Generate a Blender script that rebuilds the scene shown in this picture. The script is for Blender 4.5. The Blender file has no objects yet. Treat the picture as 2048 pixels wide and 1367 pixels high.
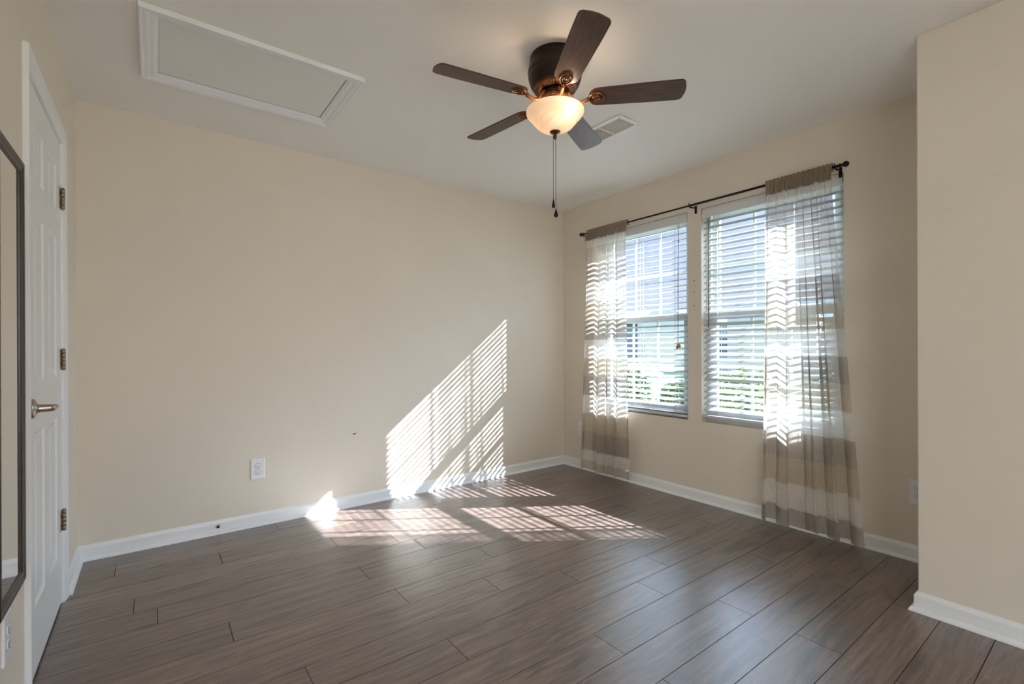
import bpy, math, random
from mathutils import Vector, Matrix, noise
random.seed(7)
SC = bpy.context.scene
COL = SC.collection
PI = math.pi
H = 2.44                      # ceiling height
XL, XR = -0.3265, 3.1854      # left wall, window wall
YB = 3.3877                   # big back wall
YF = -1.6                     # wall behind the camera
XB, YE = 2.5945, 0.5767       # closet bump: face and end

# ---------------------------------------------------------------- camera
cam = bpy.data.cameras.new('camera')
cam.sensor_width = 36.0
cam.lens = 950.82 / 2048 * 36.0
cam.shift_x = 1.54 / 2048
cam.shift_y = 12.47 / 2048
cam.clip_start = 0.02
cam.clip_end = 400
co = bpy.data.objects.new('camera', cam)
COL.objects.link(co)
co.location = (0, 0, 1.1208)
_yaw, _rol = math.radians(36.963), math.radians(-0.2089)
_F = Vector((math.sin(_yaw), math.cos(_yaw), -0.0006)).normalized()
_R = Vector((math.cos(_yaw), -math.sin(_yaw), 0))
_U = _R.cross(_F)
_R2 = _R * math.cos(_rol) + _U * math.sin(_rol)
_U2 = _U * math.cos(_rol) - _R * math.sin(_rol)
co.rotation_euler = Matrix((_R2, _U2, -_F)).transposed().to_euler()
SC.camera = co

# ---------------------------------------------------------------- light and exposure
SC.view_settings.view_transform = 'Standard'
SC.view_settings.look = 'None'
SC.view_settings.gamma = 1.0
SC.view_settings.exposure = 0.67
SC.cycles.use_denoising = True
SC.cycles.max_bounces = 10
SC.cycles.diffuse_bounces = 6
SC.cycles.glossy_bounces = 4
SC.cycles.transparent_max_bounces = 24
SC.cycles.sample_clamp_indirect = 10.0
SC.cycles.blur_glossy = 0.5

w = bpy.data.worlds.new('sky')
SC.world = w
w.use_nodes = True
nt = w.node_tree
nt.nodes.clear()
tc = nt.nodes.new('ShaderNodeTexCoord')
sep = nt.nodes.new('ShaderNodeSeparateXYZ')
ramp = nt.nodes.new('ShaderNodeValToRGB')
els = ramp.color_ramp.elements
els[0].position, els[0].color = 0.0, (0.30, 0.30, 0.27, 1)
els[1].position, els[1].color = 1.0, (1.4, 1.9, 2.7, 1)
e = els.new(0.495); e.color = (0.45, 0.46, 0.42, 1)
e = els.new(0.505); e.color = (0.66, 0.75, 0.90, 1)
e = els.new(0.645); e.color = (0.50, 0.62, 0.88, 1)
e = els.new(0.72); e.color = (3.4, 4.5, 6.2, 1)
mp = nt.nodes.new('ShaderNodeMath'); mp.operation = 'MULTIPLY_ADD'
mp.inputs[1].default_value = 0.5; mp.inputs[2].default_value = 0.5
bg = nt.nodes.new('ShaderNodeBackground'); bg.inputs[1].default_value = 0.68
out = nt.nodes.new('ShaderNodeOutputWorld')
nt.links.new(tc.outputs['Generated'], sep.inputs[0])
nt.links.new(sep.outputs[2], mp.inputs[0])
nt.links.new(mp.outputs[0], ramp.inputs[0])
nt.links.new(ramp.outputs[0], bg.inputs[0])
# bright hazy glow of the sky around the sun
SUNV = Vector((1, -0.66, 0.82)).normalized()
dp = nt.nodes.new('ShaderNodeVectorMath'); dp.operation = 'DOT_PRODUCT'; dp.inputs[1].default_value = SUNV
nt.links.new(tc.outputs['Generated'], dp.inputs[0])
mx0 = nt.nodes.new('ShaderNodeMath'); mx0.operation = 'MAXIMUM'; mx0.inputs[1].default_value = 0.0
pw = nt.nodes.new('ShaderNodeMath'); pw.operation = 'POWER'; pw.inputs[1].default_value = 8.0
gl = nt.nodes.new('ShaderNodeMath'); gl.operation = 'MULTIPLY'; gl.inputs[1].default_value = 13.0
bg2 = nt.nodes.new('ShaderNodeBackground'); bg2.inputs[0].default_value = (0.57, 0.77, 1.0, 1)
ad = nt.nodes.new('ShaderNodeAddShader')
nt.links.new(dp.outputs['Value'], mx0.inputs[0]); nt.links.new(mx0.outputs[0], pw.inputs[0]); nt.links.new(pw.outputs[0], gl.inputs[0])
nt.links.new(gl.outputs[0], bg2.inputs[1]); nt.links.new(bg.outputs[0], ad.inputs[0]); nt.links.new(bg2.outputs[0], ad.inputs[1])
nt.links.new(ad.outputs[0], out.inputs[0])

def lamp(name, kind, energy, color, loc=(0, 0, 0)):
    d = bpy.data.lights.new(name, kind)
    d.energy = energy; d.color = color
    o = bpy.data.objects.new(name, d)
    COL.objects.link(o); o.location = loc
    return o
sun = lamp('sun', 'SUN', 31.0, (0.85, 0.92, 1.0), (8, -4, 8))
sun.data.angle = math.radians(0.55)
sun.rotation_euler = Vector((-1, 0.66, -0.82)).to_track_quat('-Z', 'Y').to_euler()
# warm fill lamp added behind the camera to brighten the room
rear_fill = lamp('rear_fill_light', 'AREA', 6.0, (1.0, 0.92, 0.82), (0.55, YF - 0.06, 1.45))
rear_fill.data.spread = math.radians(95); rear_fill.data.shape = 'RECTANGLE'; rear_fill.data.size = 1.2; rear_fill.data.size_y = 1.5
rear_fill.rotation_euler = Vector((0, 1, 0)).to_track_quat('-Z', 'Y').to_euler()
WIN = [(2.042, 2.935), (1.038, 1.931)]
WZ = (0.58, 2.128)
for i, (a, b) in enumerate(WIN):
    p_ = lamp('window_portal', 'AREA', 1, (1, 1, 1), (3.345, (a + b) / 2, (WZ[0] + WZ[1]) / 2))
    p_.data.shape = 'RECTANGLE'; p_.data.size = b - a; p_.data.size_y = WZ[1] - WZ[0]
    p_.data.cycles.is_portal = True
    p_.rotation_euler = Matrix(((0, 0, 1), (-1, 0, 0), (0, -1, 0))).to_euler()

# ---------------------------------------------------------------- materials
def newmat(name):
    m = bpy.data.materials.new(name); m.use_nodes = True
    return m, m.node_tree, m.node_tree.nodes['Principled BSDF']

def N(nt, t, **kw):
    n = nt.nodes.new(t)
    for k, v in kw.items(): setattr(n, k, v)
    return n

def simple(name, col, rough=0.5, metal=0.0, var=0.06, scale=8.0, bump=0.0, bscale=60.0, spec=0.5):
    m, nt, b = newmat(name)
    tc = N(nt, 'ShaderNodeTexCoord'); ns = N(nt, 'ShaderNodeTexNoise')
    ns.inputs['Scale'].default_value = scale; ns.inputs['Detail'].default_value = 4
    nt.links.new(tc.outputs['Object'], ns.inputs['Vector'])
    r = N(nt, 'ShaderNodeValToRGB')
    r.color_ramp.elements[0].position = 0.3; r.color_ramp.elements[1].position = 0.7
    r.color_ramp.elements[0].color = tuple(c * (1 - var) for c in col) + (1,)
    r.color_ramp.elements[1].color = tuple(min(1, c * (1 + var)) for c in col) + (1,)
    nt.links.new(ns.outputs['Fac'], r.inputs[0]); nt.links.new(r.outputs[0], b.inputs['Base Color'])
    b.inputs['Roughness'].default_value = rough; b.inputs['Metallic'].default_value = metal
    b.inputs['Specular IOR Level'].default_value = spec
    if bump:
        n2 = N(nt, 'ShaderNodeTexNoise'); n2.inputs['Scale'].default_value = bscale; n2.inputs['Detail'].default_value = 3
        nt.links.new(tc.outputs['Object'], n2.inputs['Vector'])
        bp = N(nt, 'ShaderNodeBump'); bp.inputs['Strength'].default_value = bump; bp.inputs['Distance'].default_value = 0.002
        nt.links.new(n2.outputs['Fac'], bp.inputs['Height']); nt.links.new(bp.outputs[0], b.inputs['Normal'])
    return m

M_WALL = simple('cream_wall_paint', (0.73, 0.66, 0.565), 0.62, var=0.018, scale=2.2, bump=0.12, bscale=160, spec=0.3)
M_CEIL = simple('ceiling_paint', (0.82, 0.795, 0.75), 0.8, var=0.012, scale=2, bump=0.1, bscale=140, spec=0.2)
M_TRIM = simple('white_trim_paint', (0.80, 0.81, 0.82), 0.32, var=0.015, scale=5)
M_VINYL = simple('white_vinyl', (0.66, 0.67, 0.67), 0.38, var=0.01)
M_BLACK = simple('black_metal', (0.012, 0.011, 0.011), 0.35, 0.6, var=0.2)
M_DARK = simple('dark_hole', (0.01, 0.008, 0.006), 0.9)
M_NICKEL = simple('satin_nickel', (0.46, 0.40, 0.34), 0.3, 1.0, var=0.08, scale=20)
M_HINGE = simple('aged_hinge_metal', (0.36, 0.28, 0.21), 0.42, 0.55, var=0.12, scale=40)
M_BRONZE = simple('oil_rubbed_bronze', (0.16, 0.062, 0.024), 0.33, 0.75, var=0.25, scale=14)
M_BRONZE2 = simple('dark_bronze_motor', (0.018, 0.0085, 0.005), 0.42, 0.4, var=0.3, scale=9)
M_COPPER = simple('warm_copper_bronze', (0.34, 0.14, 0.05), 0.42, 0.7, var=0.2, scale=18)
M_FRAME = simple('espresso_frame', (0.030, 0.019, 0.015), 0.38, var=0.3, scale=30)
M_PLATE = simple('white_plastic_plate', (0.78, 0.79, 0.80), 0.3, var=0.01)
M_TASSEL = simple('tan_wood_bead', (0.42, 0.22, 0.06), 0.5, var=0.2, scale=80)
M_WAND = simple('grey_wand', (0.20, 0.17, 0.14), 0.35, var=0.1)
M_CORD = simple('white_cord', (0.70, 0.70, 0.68), 0.7)
M_CORDD = simple('grey_cord', (0.30, 0.33, 0.36), 0.7)
M_SCUFF = simple('brown_scuff', (0.20, 0.13, 0.06), 0.8, var=0.3, scale=200)
M_TAG = simple('white_tag', (0.85, 0.85, 0.84), 0.6)
M_HATCH = simple('hatch_panel_white', (0.76, 0.745, 0.72), 0.6, var=0.01, bump=0.05)
M_VENT = simple('vent_enamel', (0.76, 0.77, 0.76), 0.4, var=0.01)
M_SPRING = simple('stop_steel', (0.45, 0.36, 0.33), 0.3, 1.0)

def wood_blade():
    m, nt, b = newmat('walnut_blade')
    tc = N(nt, 'ShaderNodeTexCoord'); mp = N(nt, 'ShaderNodeMapping'); mp.inputs['Scale'].default_value = (3, 55, 55)
    ns = N(nt, 'ShaderNodeTexNoise'); ns.inputs['Scale'].default_value = 3.0; ns.inputs['Detail'].default_value = 8; ns.inputs['Distortion'].default_value = 0.6
    nt.links.new(tc.outputs['Object'], mp.inputs[0]); nt.links.new(mp.outputs[0], ns.inputs['Vector'])
    r = N(nt, 'ShaderNodeValToRGB'); r.color_ramp.elements[0].position = 0.32; r.color_ramp.elements[1].position = 0.7
    r.color_ramp.elements[0].color = (0.026, 0.010, 0.005, 1); r.color_ramp.elements[1].color = (0.115, 0.045, 0.020, 1)
    nt.links.new(ns.outputs['Fac'], r.inputs[0]); nt.links.new(r.outputs[0], b.inputs['Base Color'])
    b.inputs['Roughness'].default_value = 0.38; b.inputs['Specular IOR Level'].default_value = 0.45
    bp = N(nt, 'ShaderNodeBump'); bp.inputs['Strength'].default_value = 0.12; bp.inputs['Distance'].default_value = 0.001
    nt.links.new(ns.outputs['Fac'], bp.inputs['Height']); nt.links.new(bp.outputs[0], b.inputs['Normal'])
    return m
M_BLADE = wood_blade()

def wood_floor():
    m, nt, b = newmat('brown_oak_laminate')
    L = nt.links.new
    tc = N(nt, 'ShaderNodeTexCoord'); at = N(nt, 'ShaderNodeAttribute'); at.attribute_name = 'plank_shift'
    mu = N(nt, 'ShaderNodeVectorMath', operation='MULTIPLY_ADD')
    comb = N(nt, 'ShaderNodeCombineXYZ')
    for i, k in enumerate((37.0, 91.0, 53.0)):
        mm = N(nt, 'ShaderNodeMath', operation='MULTIPLY'); mm.inputs[1].default_value = k
        L(at.outputs['Fac'], mm.inputs[0]); L(mm.outputs[0], comb.inputs[i])
    add = N(nt, 'ShaderNodeVectorMath', operation='ADD')
    L(tc.outputs['Object'], add.inputs[0]); L(comb.outputs[0], add.inputs[1])
    # warp the grain
    wn = N(nt, 'ShaderNodeTexNoise'); wn.inputs['Scale'].default_value = 2.6; wn.inputs['Detail'].default_value = 2
    L(add.outputs[0], wn.inputs['Vector'])
    wm = N(nt, 'ShaderNodeVectorMath', operation='SCALE'); wm.inputs['Scale'].default_value = 0.045
    L(wn.outputs['Color'], wm.inputs[0])
    a2 = N(nt, 'ShaderNodeVectorMath', operation='ADD'); L(add.outputs[0], a2.inputs[0]); L(wm.outputs[0], a2.inputs[1])
    mp = N(nt, 'ShaderNodeMapping'); mp.inputs['Scale'].default_value = (1.2, 24, 1)
    L(a2.outputs[0], mp.inputs[0])
    n1 = N(nt, 'ShaderNodeTexNoise'); n1.inputs['Scale'].default_value = 2.2; n1.inputs['Detail'].default_value = 9; n1.inputs['Roughness'].default_value = 0.62
    L(mp.outputs[0], n1.inputs['Vector'])
    r = N(nt, 'ShaderNodeValToRGB'); es = r.color_ramp.elements
    es[0].position, es[0].color = 0.22, (0.088, 0.061, 0.050, 1)
    es[1].position, es[1].color = 0.80, (0.285, 0.208, 0.172, 1)
    ee = es.new(0.5); ee.color = (0.175, 0.124, 0.102, 1)
    L(n1.outputs['Fac'], r.inputs[0])
    # fine pores
    mp2 = N(nt, 'ShaderNodeMapping'); mp2.inputs['Scale'].default_value = (7, 160, 1); L(a2.outputs[0], mp2.inputs[0])
    n2 = N(nt, 'ShaderNodeTexNoise'); n2.inputs['Scale'].default_value = 2.0; n2.inputs['Detail'].default_value = 4; L(mp2.outputs[0], n2.inputs['Vector'])
    r2 = N(nt, 'ShaderNodeValToRGB'); r2.color_ramp.elements[0].position = 0.3; r2.color_ramp.elements[1].position = 0.6
    r2.color_ramp.elements[0].color = (0.66, 0.66, 0.66, 1); r2.color_ramp.elements[1].color = (1.04, 1.04, 1.04, 1)
    L(n2.outputs['Fac'], r2.inputs[0])
    mx = N(nt, 'ShaderNodeMix', data_type='RGBA', blend_type='MULTIPLY'); mx.inputs['Factor'].default_value = 1
    L(r.outputs[0], mx.inputs['A']); L(r2.outputs[0], mx.inputs['B'])
    # dark grey streaks and knots
    mp3 = N(nt, 'ShaderNodeMapping'); mp3.inputs['Scale'].default_value = (1.5, 7.5, 1); L(a2.outputs[0], mp3.inputs[0])
    n3 = N(nt, 'ShaderNodeTexNoise'); n3.inputs['Scale'].default_value = 1.9; n3.inputs['Detail'].default_value = 8; n3.inputs['Distortion'].default_value = 1.2; L(mp3.outputs[0], n3.inputs['Vector'])
    r3 = N(nt, 'ShaderNodeValToRGB'); r3.color_ramp.elements[0].position = 0.55; r3.color_ramp.elements[1].position = 0.72
    r3.color_ramp.elements[0].color = (0, 0, 0, 1); r3.color_ramp.elements[1].color = (0.75, 0.75, 0.75, 1)
    L(n3.outputs['Fac'], r3.inputs[0])
    mx2 = N(nt, 'ShaderNodeMix', data_type='RGBA'); mx2.inputs['B'].default_value = (0.052, 0.042, 0.041, 1)
    L(r3.outputs[0], mx2.inputs['Factor']); L(mx.outputs['Result'], mx2.inputs['A'])
    # plank to plank tone
    tn = N(nt, 'ShaderNodeMapRange'); tn.inputs['To Min'].default_value = 0.86; tn.inputs['To Max'].default_value = 1.14
    L(at.outputs['Fac'], tn.inputs['Value'])
    sc = N(nt, 'ShaderNodeVectorMath', operation='SCALE'); L(mx2.outputs['Result'], sc.inputs[0]); L(tn.outputs[0], sc.inputs['Scale'])
    L(sc.outputs[0], b.inputs['Base Color'])
    rr = N(nt, 'ShaderNodeMapRange'); rr.inputs['To Min'].default_value = 0.27; rr.inputs['To Max'].default_value = 0.37
    L(n2.outputs['Fac'], rr.inputs['Value']); L(rr.outputs[0], b.inputs['Roughness'])
    b.inputs['Specular IOR Level'].default_value = 0.8
    b.inputs['Coat Weight'].default_value = 0.45; b.inputs['Coat Roughness'].default_value = 0.26
    bp = N(nt, 'ShaderNodeBump'); bp.inputs['Strength'].default_value = 0.10; bp.inputs['Distance'].default_value = 0.0012
    L(n2.outputs['Fac'], bp.inputs['Height']); L(bp.outputs[0], b.inputs['Normal'])
    return m
M_FLOOR = wood_floor()

def glass_mat(name, gl=0.06, tint=(0.97, 0.99, 0.985)):
    m = bpy.data.materials.new(name); m.use_nodes = True; nt = m.node_tree; nt.nodes.clear()
    t = N(nt, 'ShaderNodeBsdfTransparent'); t.inputs[0].default_value = tint + (1,)
    g = N(nt, 'ShaderNodeBsdfGlossy'); g.inputs['Roughness'].default_value = 0.02
    mx = N(nt, 'ShaderNodeMixShader'); mx.inputs[0].default_value = gl
    o = N(nt, 'ShaderNodeOutputMaterial')
    nt.links.new(t.outputs[0], mx.inputs[1]); nt.links.new(g.outputs[0], mx.inputs[2]); nt.links.new(mx.outputs[0], o.inputs[0])
    return m
M_GLASS = glass_mat('window_glass')

def mirror_mat():
    m = simple('mirror_silver', (0.86, 0.87, 0.86), 0.02, 1.0, var=0.0)
    return m
M_MIRROR = mirror_mat()

def slat_mat():
    m = bpy.data.materials.new('white_blind_slat'); m.use_nodes = True; nt = m.node_tree
    b = nt.nodes['Principled BSDF']; b.inputs['Base Color'].default_value = (0.60, 0.61, 0.61, 1); b.inputs['Roughness'].default_value = 0.5
    t = N(nt, 'ShaderNodeBsdfTranslucent'); t.inputs[0].default_value = (0.6, 0.6, 0.58, 1)
    mx = N(nt, 'ShaderNodeMixShader'); mx.inputs[0].default_value = 0.10
    o = nt.nodes['Material Output']
    nt.links.new(b.outputs[0], mx.inputs[1]); nt.links.new(t.outputs[0], mx.inputs[2]); nt.links.new(mx.outputs[0], o.inputs[0])
    return m
M_SLAT = slat_mat()

def bowl_mat():
    m = bpy.data.materials.new('frosted_alabaster_glass'); m.use_nodes = True; nt = m.node_tree
    b = nt.nodes['Principled BSDF']; b.inputs['Roughness'].default_value = 0.35
    tc = N(nt, 'ShaderNodeTexCoord'); ns = N(nt, 'ShaderNodeTexNoise'); ns.inputs['Scale'].default_value = 5; ns.inputs['Detail'].default_value = 2; ns.inputs['Distortion'].default_value = 1.5
    nt.links.new(tc.outputs['Object'], ns.inputs['Vector'])
    r = N(nt, 'ShaderNodeValToRGB'); es = r.color_ramp.elements
    es[0].position, es[0].color = 0.44, (0.86, 0.80, 0.72, 1)
    es[1].position, es[1].color = 0.56, (0.86, 0.80, 0.72, 1)
    e2 = es.new(0.5); e2.color = (0.80, 0.72, 0.62, 1)
    nt.links.new(ns.outputs['Fac'], r.inputs[0]); nt.links.new(r.outputs[0], b.inputs['Base Color'])
    t = N(nt, 'ShaderNodeBsdfTranslucent'); nt.links.new(r.outputs[0], t.inputs[0])
    mx = N(nt, 'ShaderNodeMixShader'); mx.inputs[0].default_value = 0.55
    o = nt.nodes['Material Output']
    nt.links.new(b.outputs[0], mx.inputs[1]); nt.links.new(t.outputs[0], mx.inputs[2]); nt.links.new(mx.outputs[0], o.inputs[0])
    return m
M_BOWL = bowl_mat()

def emit(name, col, s):
    m = bpy.data.materials.new(name); m.use_nodes = True; nt = m.node_tree; nt.nodes.clear()
    e = N(nt, 'ShaderNodeEmission'); e.inputs[0].default_value = col + (1,); e.inputs[1].default_value = s
    o = N(nt, 'ShaderNodeOutputMaterial'); nt.links.new(e.outputs[0], o.inputs[0])
    return m
M_BULB = emit('warm_bulb', (1.0, 0.72, 0.42), 14)

WHITE_C, BEIGE_C, GREY_C = (0.82, 0.79, 0.74), (0.58, 0.50, 0.40), (0.44, 0.39, 0.34)
def curtain_mat(name, z0, P, order, hem_z, hem_c, top_c=None, alpha_k=1.0):
    """sheer linen in wide woven bands; the bands sit at fixed heights of the panel"""
    m = bpy.data.materials.new(name); m.use_nodes = True; nt = m.node_tree; nt.nodes.clear(); L = nt.links.new
    tc = N(nt, 'ShaderNodeTexCoord'); sp = N(nt, 'ShaderNodeSeparateXYZ'); L(tc.outputs['UV'], sp.inputs[0])
    if top_c is None:
        s1 = N(nt, 'ShaderNodeMath', operation='SUBTRACT'); s1.inputs[1].default_value = z0; L(sp.outputs[1], s1.inputs[0])
        d1 = N(nt, 'ShaderNodeMath', operation='DIVIDE'); d1.inputs[1].default_value = P; L(s1.outputs[0], d1.inputs[0])
        fr = N(nt, 'ShaderNodeMath', operation='FRACT'); L(d1.outputs[0], fr.inputs[0])
        r = N(nt, 'ShaderNodeValToRGB'); r.color_ramp.interpolation = 'CONSTANT'; es = r.color_ramp.elements
        es[0].position, es[0].color = 0, order[0] + (1,)
        es[1].position, es[1].color = 0.333, order[1] + (1,)
        e3 = es.new(0.667); e3.color = order[2] + (1,)
        L(fr.outputs[0], r.inputs[0])
        lt = N(nt, 'ShaderNodeMath', operation='LESS_THAN'); lt.inputs[1].default_value = hem_z; L(sp.outputs[1], lt.inputs[0])
        mh = N(nt, 'ShaderNodeMix', data_type='RGBA'); mh.inputs['B'].default_value = hem_c + (1,)
        L(lt.outputs[0], mh.inputs['Factor']); L(r.outputs[0], mh.inputs['A']); colr = mh.outputs['Result']
    else:
        rgb = N(nt, 'ShaderNodeRGB'); rgb.outputs[0].default_value = top_c + (1,); colr = rgb.outputs[0]
    # slubby weave: horizontal and vertical threads
    mpa = N(nt, 'ShaderNodeMapping'); mpa.inputs['Scale'].default_value = (6, 260, 1); L(tc.outputs['UV'], mpa.inputs[0])
    na = N(nt, 'ShaderNodeTexNoise'); na.inputs['Scale'].default_value = 2; na.inputs['Detail'].default_value = 3; L(mpa.outputs[0], na.inputs['Vector'])
    mpb = N(nt, 'ShaderNodeMapping'); mpb.inputs['Scale'].default_value = (260, 6, 1); L(tc.outputs['UV'], mpb.inputs[0])
    nb = N(nt, 'ShaderNodeTexNoise'); nb.inputs['Scale'].default_value = 2; nb.inputs['Detail'].default_value = 3; L(mpb.outputs[0], nb.inputs['Vector'])
    av = N(nt, 'ShaderNodeMath', operation='ADD'); L(na.outputs['Fac'], av.inputs[0]); L(nb.outputs['Fac'], av.inputs[1])
    wv = N(nt, 'ShaderNodeMapRange'); wv.inputs['From Min'].default_value = 0.75; wv.inputs['From Max'].default_value = 1.25
    wv.inputs['To Min'].default_value = 0.92; wv.inputs['To Max'].default_value = 1.06; L(av.outputs[0], wv.inputs['Value'])
    cs = N(nt, 'ShaderNodeVectorMath', operation='SCALE'); L(colr, cs.inputs[0]); L(wv.outputs[0], cs.inputs['Scale'])
    df = N(nt, 'ShaderNodeBsdfDiffuse'); L(cs.outputs[0], df.inputs[0])
    tl = N(nt, 'ShaderNodeBsdfTranslucent'); L(cs.outputs[0], tl.inputs[0])
    m1 = N(nt, 'ShaderNodeMixShader'); m1.inputs[0].default_value = 0.36; L(df.outputs[0], m1.inputs[1]); L(tl.outputs[0], m1.inputs[2])
    tr = N(nt, 'ShaderNodeBsdfTransparent')
    lum = N(nt, 'ShaderNodeRGBToBW'); L(colr, lum.inputs[0])
    al = N(nt, 'ShaderNodeMapRange'); al.inputs['From Min'].default_value = 0.38; al.inputs['From Max'].default_value = 0.75
    al.inputs['To Min'].default_value = min(1, 0.78 * alpha_k); al.inputs['To Max'].default_value = min(1, 0.58 * alpha_k); L(lum.outputs[0], al.inputs['Value'])
    aw = N(nt, 'ShaderNodeMapRange'); aw.inputs['From Min'].default_value = 0.8; aw.inputs['From Max'].default_value = 1.2
    aw.inputs['To Min'].default_value = 0.90; aw.inputs['To Max'].default_value = 1.08; L(av.outputs[0], aw.inputs['Value'])
    am = N(nt, 'ShaderNodeMath', operation='MULTIPLY', use_clamp=True); L(al.outputs[0], am.inputs[0]); L(aw.outputs[0], am.inputs[1])
    m2 = N(nt, 'ShaderNodeMixShader'); L(am.outputs[0], m2.inputs[0]); L(tr.outputs[0], m2.inputs[1]); L(m1.outputs[0], m2.inputs[2])
    o = N(nt, 'ShaderNodeOutputMaterial'); L(m2.outputs[0], o.inputs[0])
    return m

# ---------------------------------------------------------------- mesh helpers
class MB:
    def __init__(s): s.v = []; s.f = []; s.sm = []
    def add(s, vs, fs, smooth=False, M=None):
        n = len(s.v)
        for p in vs:
            p = Vector(p); s.v.append(tuple(M @ p if M else p))
        for f in fs: s.f.append([n + i for i in f]); s.sm.append(smooth)
        return s
    def box(s, x0, x1, y0, y1, z0, z1, M=None):
        vs = [(x, y, z) for x in (x0, x1) for y in (y0, y1) for z in (z0, z1)]
        return s.add(vs, [(0, 1, 3, 2), (4, 6, 7, 5), (0, 4, 5, 1), (2, 3, 7, 6), (0, 2, 6, 4), (1, 5, 7, 3)], M=M)
    def tube(s, path, r, n=12, cap=True, M=None):
        path = [Vector(p) for p in path]
        rs = r if isinstance(r, (list, tuple)) else [r] * len(path)
        vs, fs = [], []
        up = None
        for i, p in enumerate(path):
            d = (path[min(i + 1, len(path) - 1)] - path[max(i - 1, 0)]).normalized()
            if up is None:
                a = Vector((0, 0, 1)) if abs(d.z) < 0.9 else Vector((1, 0, 0))
                up = (a - d * a.dot(d)).normalized()
            else: up = (up - d * up.dot(d)).normalized()
            q = d.cross(up)
            for k in range(n):
                t = 2 * PI * k / n
                vs.append(p + (up * math.cos(t) + q * math.sin(t)) * rs[i])
        for i in range(len(path) - 1):
            for k in range(n):
                a, b = i * n + k, i * n + (k + 1) % n
                fs.append((a, b, b + n, a + n))
        if cap:
            fs.append(tuple(range(n - 1, -1, -1))); m = (len(path) - 1) * n
            fs.append(tuple(m + k for k in range(n)))
        return s.add(vs, fs, True, M)
    def lathe(s, prof, c=(0, 0, 0), n=48, M=None, cap=True):
        vs, fs = [], []
        for r, z in prof:
            for k in range(n):
                t = 2 * PI * k / n
                vs.append((c[0] + r * math.cos(t), c[1] + r * math.sin(t), c[2] + z))
        for i in range(len(prof) - 1):
            for k in range(n):
                a, b = i * n + k, i * n + (k + 1) % n
                fs.append((a, b, b + n, a + n))
        if cap:
            if prof[0][0] > 1e-5: fs.append(tuple(range(n)))
            if prof[-1][0] > 1e-5: m = (len(prof) - 1) * n; fs.append(tuple(m + k for k in range(n - 1, -1, -1)))
        return s.add(vs, fs, True, M)
    def sweep(s, prof, a, b, M=None):
        """prof: closed (u, v) outline; a, b: functions (u, v) -> point at either end"""
        n = len(prof)
        vs = [a(u, v) for u, v in prof] + [b(u, v) for u, v in prof]
        fs = [(i, (i + 1) % n, n + (i + 1) % n, n + i) for i in range(n)] + [tuple(range(n - 1, -1, -1)), tuple(range(n, 2 * n))]
        return s.add(vs, fs, False, M)
    def build(s, name, m, parent=None, bevel=0, loc=None):
        me = bpy.data.meshes.new(name)
        me.from_pydata(s.v, [], s.f)
        me.polygons.foreach_set('use_smooth', s.sm)
        me.materials.append(m); me.update()
        import bmesh
        bm = bmesh.new(); bm.from_mesh(me)
        bmesh.ops.remove_doubles(bm, verts=bm.verts, dist=1e-6)
        bmesh.ops.recalc_face_normals(bm, faces=bm.faces)
        bm.to_mesh(me); bm.free()
        o = bpy.data.objects.new(name, me); COL.objects.link(o)
        if parent is not None: o.parent = parent; o.matrix_parent_inverse = parent.matrix_world.inverted()
        if bevel:
            md = o.modifiers.new('bevel', 'BEVEL'); md.width = bevel; md.segments = 2; md.limit_method = 'ANGLE'; md.angle_limit = math.radians(40)
        if any(s.sm):
            try:
                for p in []: pass
            except Exception: pass
        return o

def tag(o, label=None, cat=None, group=None, kind=None):
    if label: o['label'] = label
    if cat: o['category'] = cat
    if group: o['group'] = group
    if kind: o['kind'] = kind
    return o
def empty(name, loc=(0, 0, 0)):
    o = bpy.data.objects.new(name, None); COL.objects.link(o); o.location = loc; o.empty_display_size = 0.1
    o.matrix_world = Matrix.Translation(loc)
    return o
def structure(o, label=None, cat=None): return tag(o, label, cat, kind='structure')

# ---------------------------------------------------------------- floor: each plank where the photo has it
PW, PY0, PLEN = 0.1597, 0.500, 1.206
joints = {0: 2.572, 1: 2.003, 2: 2.578, 3: 1.998, 4: 2.58, 5: 1.847, 6: 2.108, 7: 1.629, 8: 1.280, 9: 0.895,
          10: 1.449, 11: 0.837, 12: 1.216, 13: 1.134, 14: 0.831, 15: 0.285, 16: -0.159, 17: 0.62, -1: 1.991}
fm = bpy.data.meshes.new('floor'); fv, ff, fa = [], [], []
fx0, fx1 = XL - 0.12, XR + 0.01
for k in range(-14, 19):
    y0, y1 = PY0 + k * PW, PY0 + (k + 1) * PW
    y0c, y1c = max(y0, YF), min(y1, YB + 0.01)
    if y1c <= y0c: continue
    j = joints.get(k, random.uniform(0, PLEN))
    x = j - math.ceil((j - fx0) / PLEN) * PLEN
    while x < fx1:
        a, b = max(x, fx0), min(x + PLEN, fx1); x += PLEN
        if b - a < 0.01: continue
        g = 0.0008; i = len(fv); c = 0.0006
        X0, X1, Y0, Y1 = a + g, b - g, y0c + g, y1c - g
        fv += [(X0, Y0, -0.004), (X1, Y0, -0.004), (X1, Y1, -0.004), (X0, Y1, -0.004),
               (X0 + c, Y0 + c, 0), (X1 - c, Y0 + c, 0), (X1 - c, Y1 - c, 0), (X0 + c, Y1 - c, 0)]
        ff += [(i + 4, i + 5, i + 6, i + 7), (i, i + 1, i + 5, i + 4), (i + 1, i + 2, i + 6, i + 5), (i + 2, i + 3, i + 7, i + 6), (i + 3, i, i + 4, i + 7)]
        fa += [random.random()] * 5
nb_ = len(fv)
fv += [(fx0, YF, -0.004), (fx1, YF, -0.004), (fx1, YB, -0.004), (fx0, YB, -0.004), (fx0, YF, -0.12), (fx1, YF, -0.12), (fx1, YB, -0.12), (fx0, YB, -0.12)]
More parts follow.
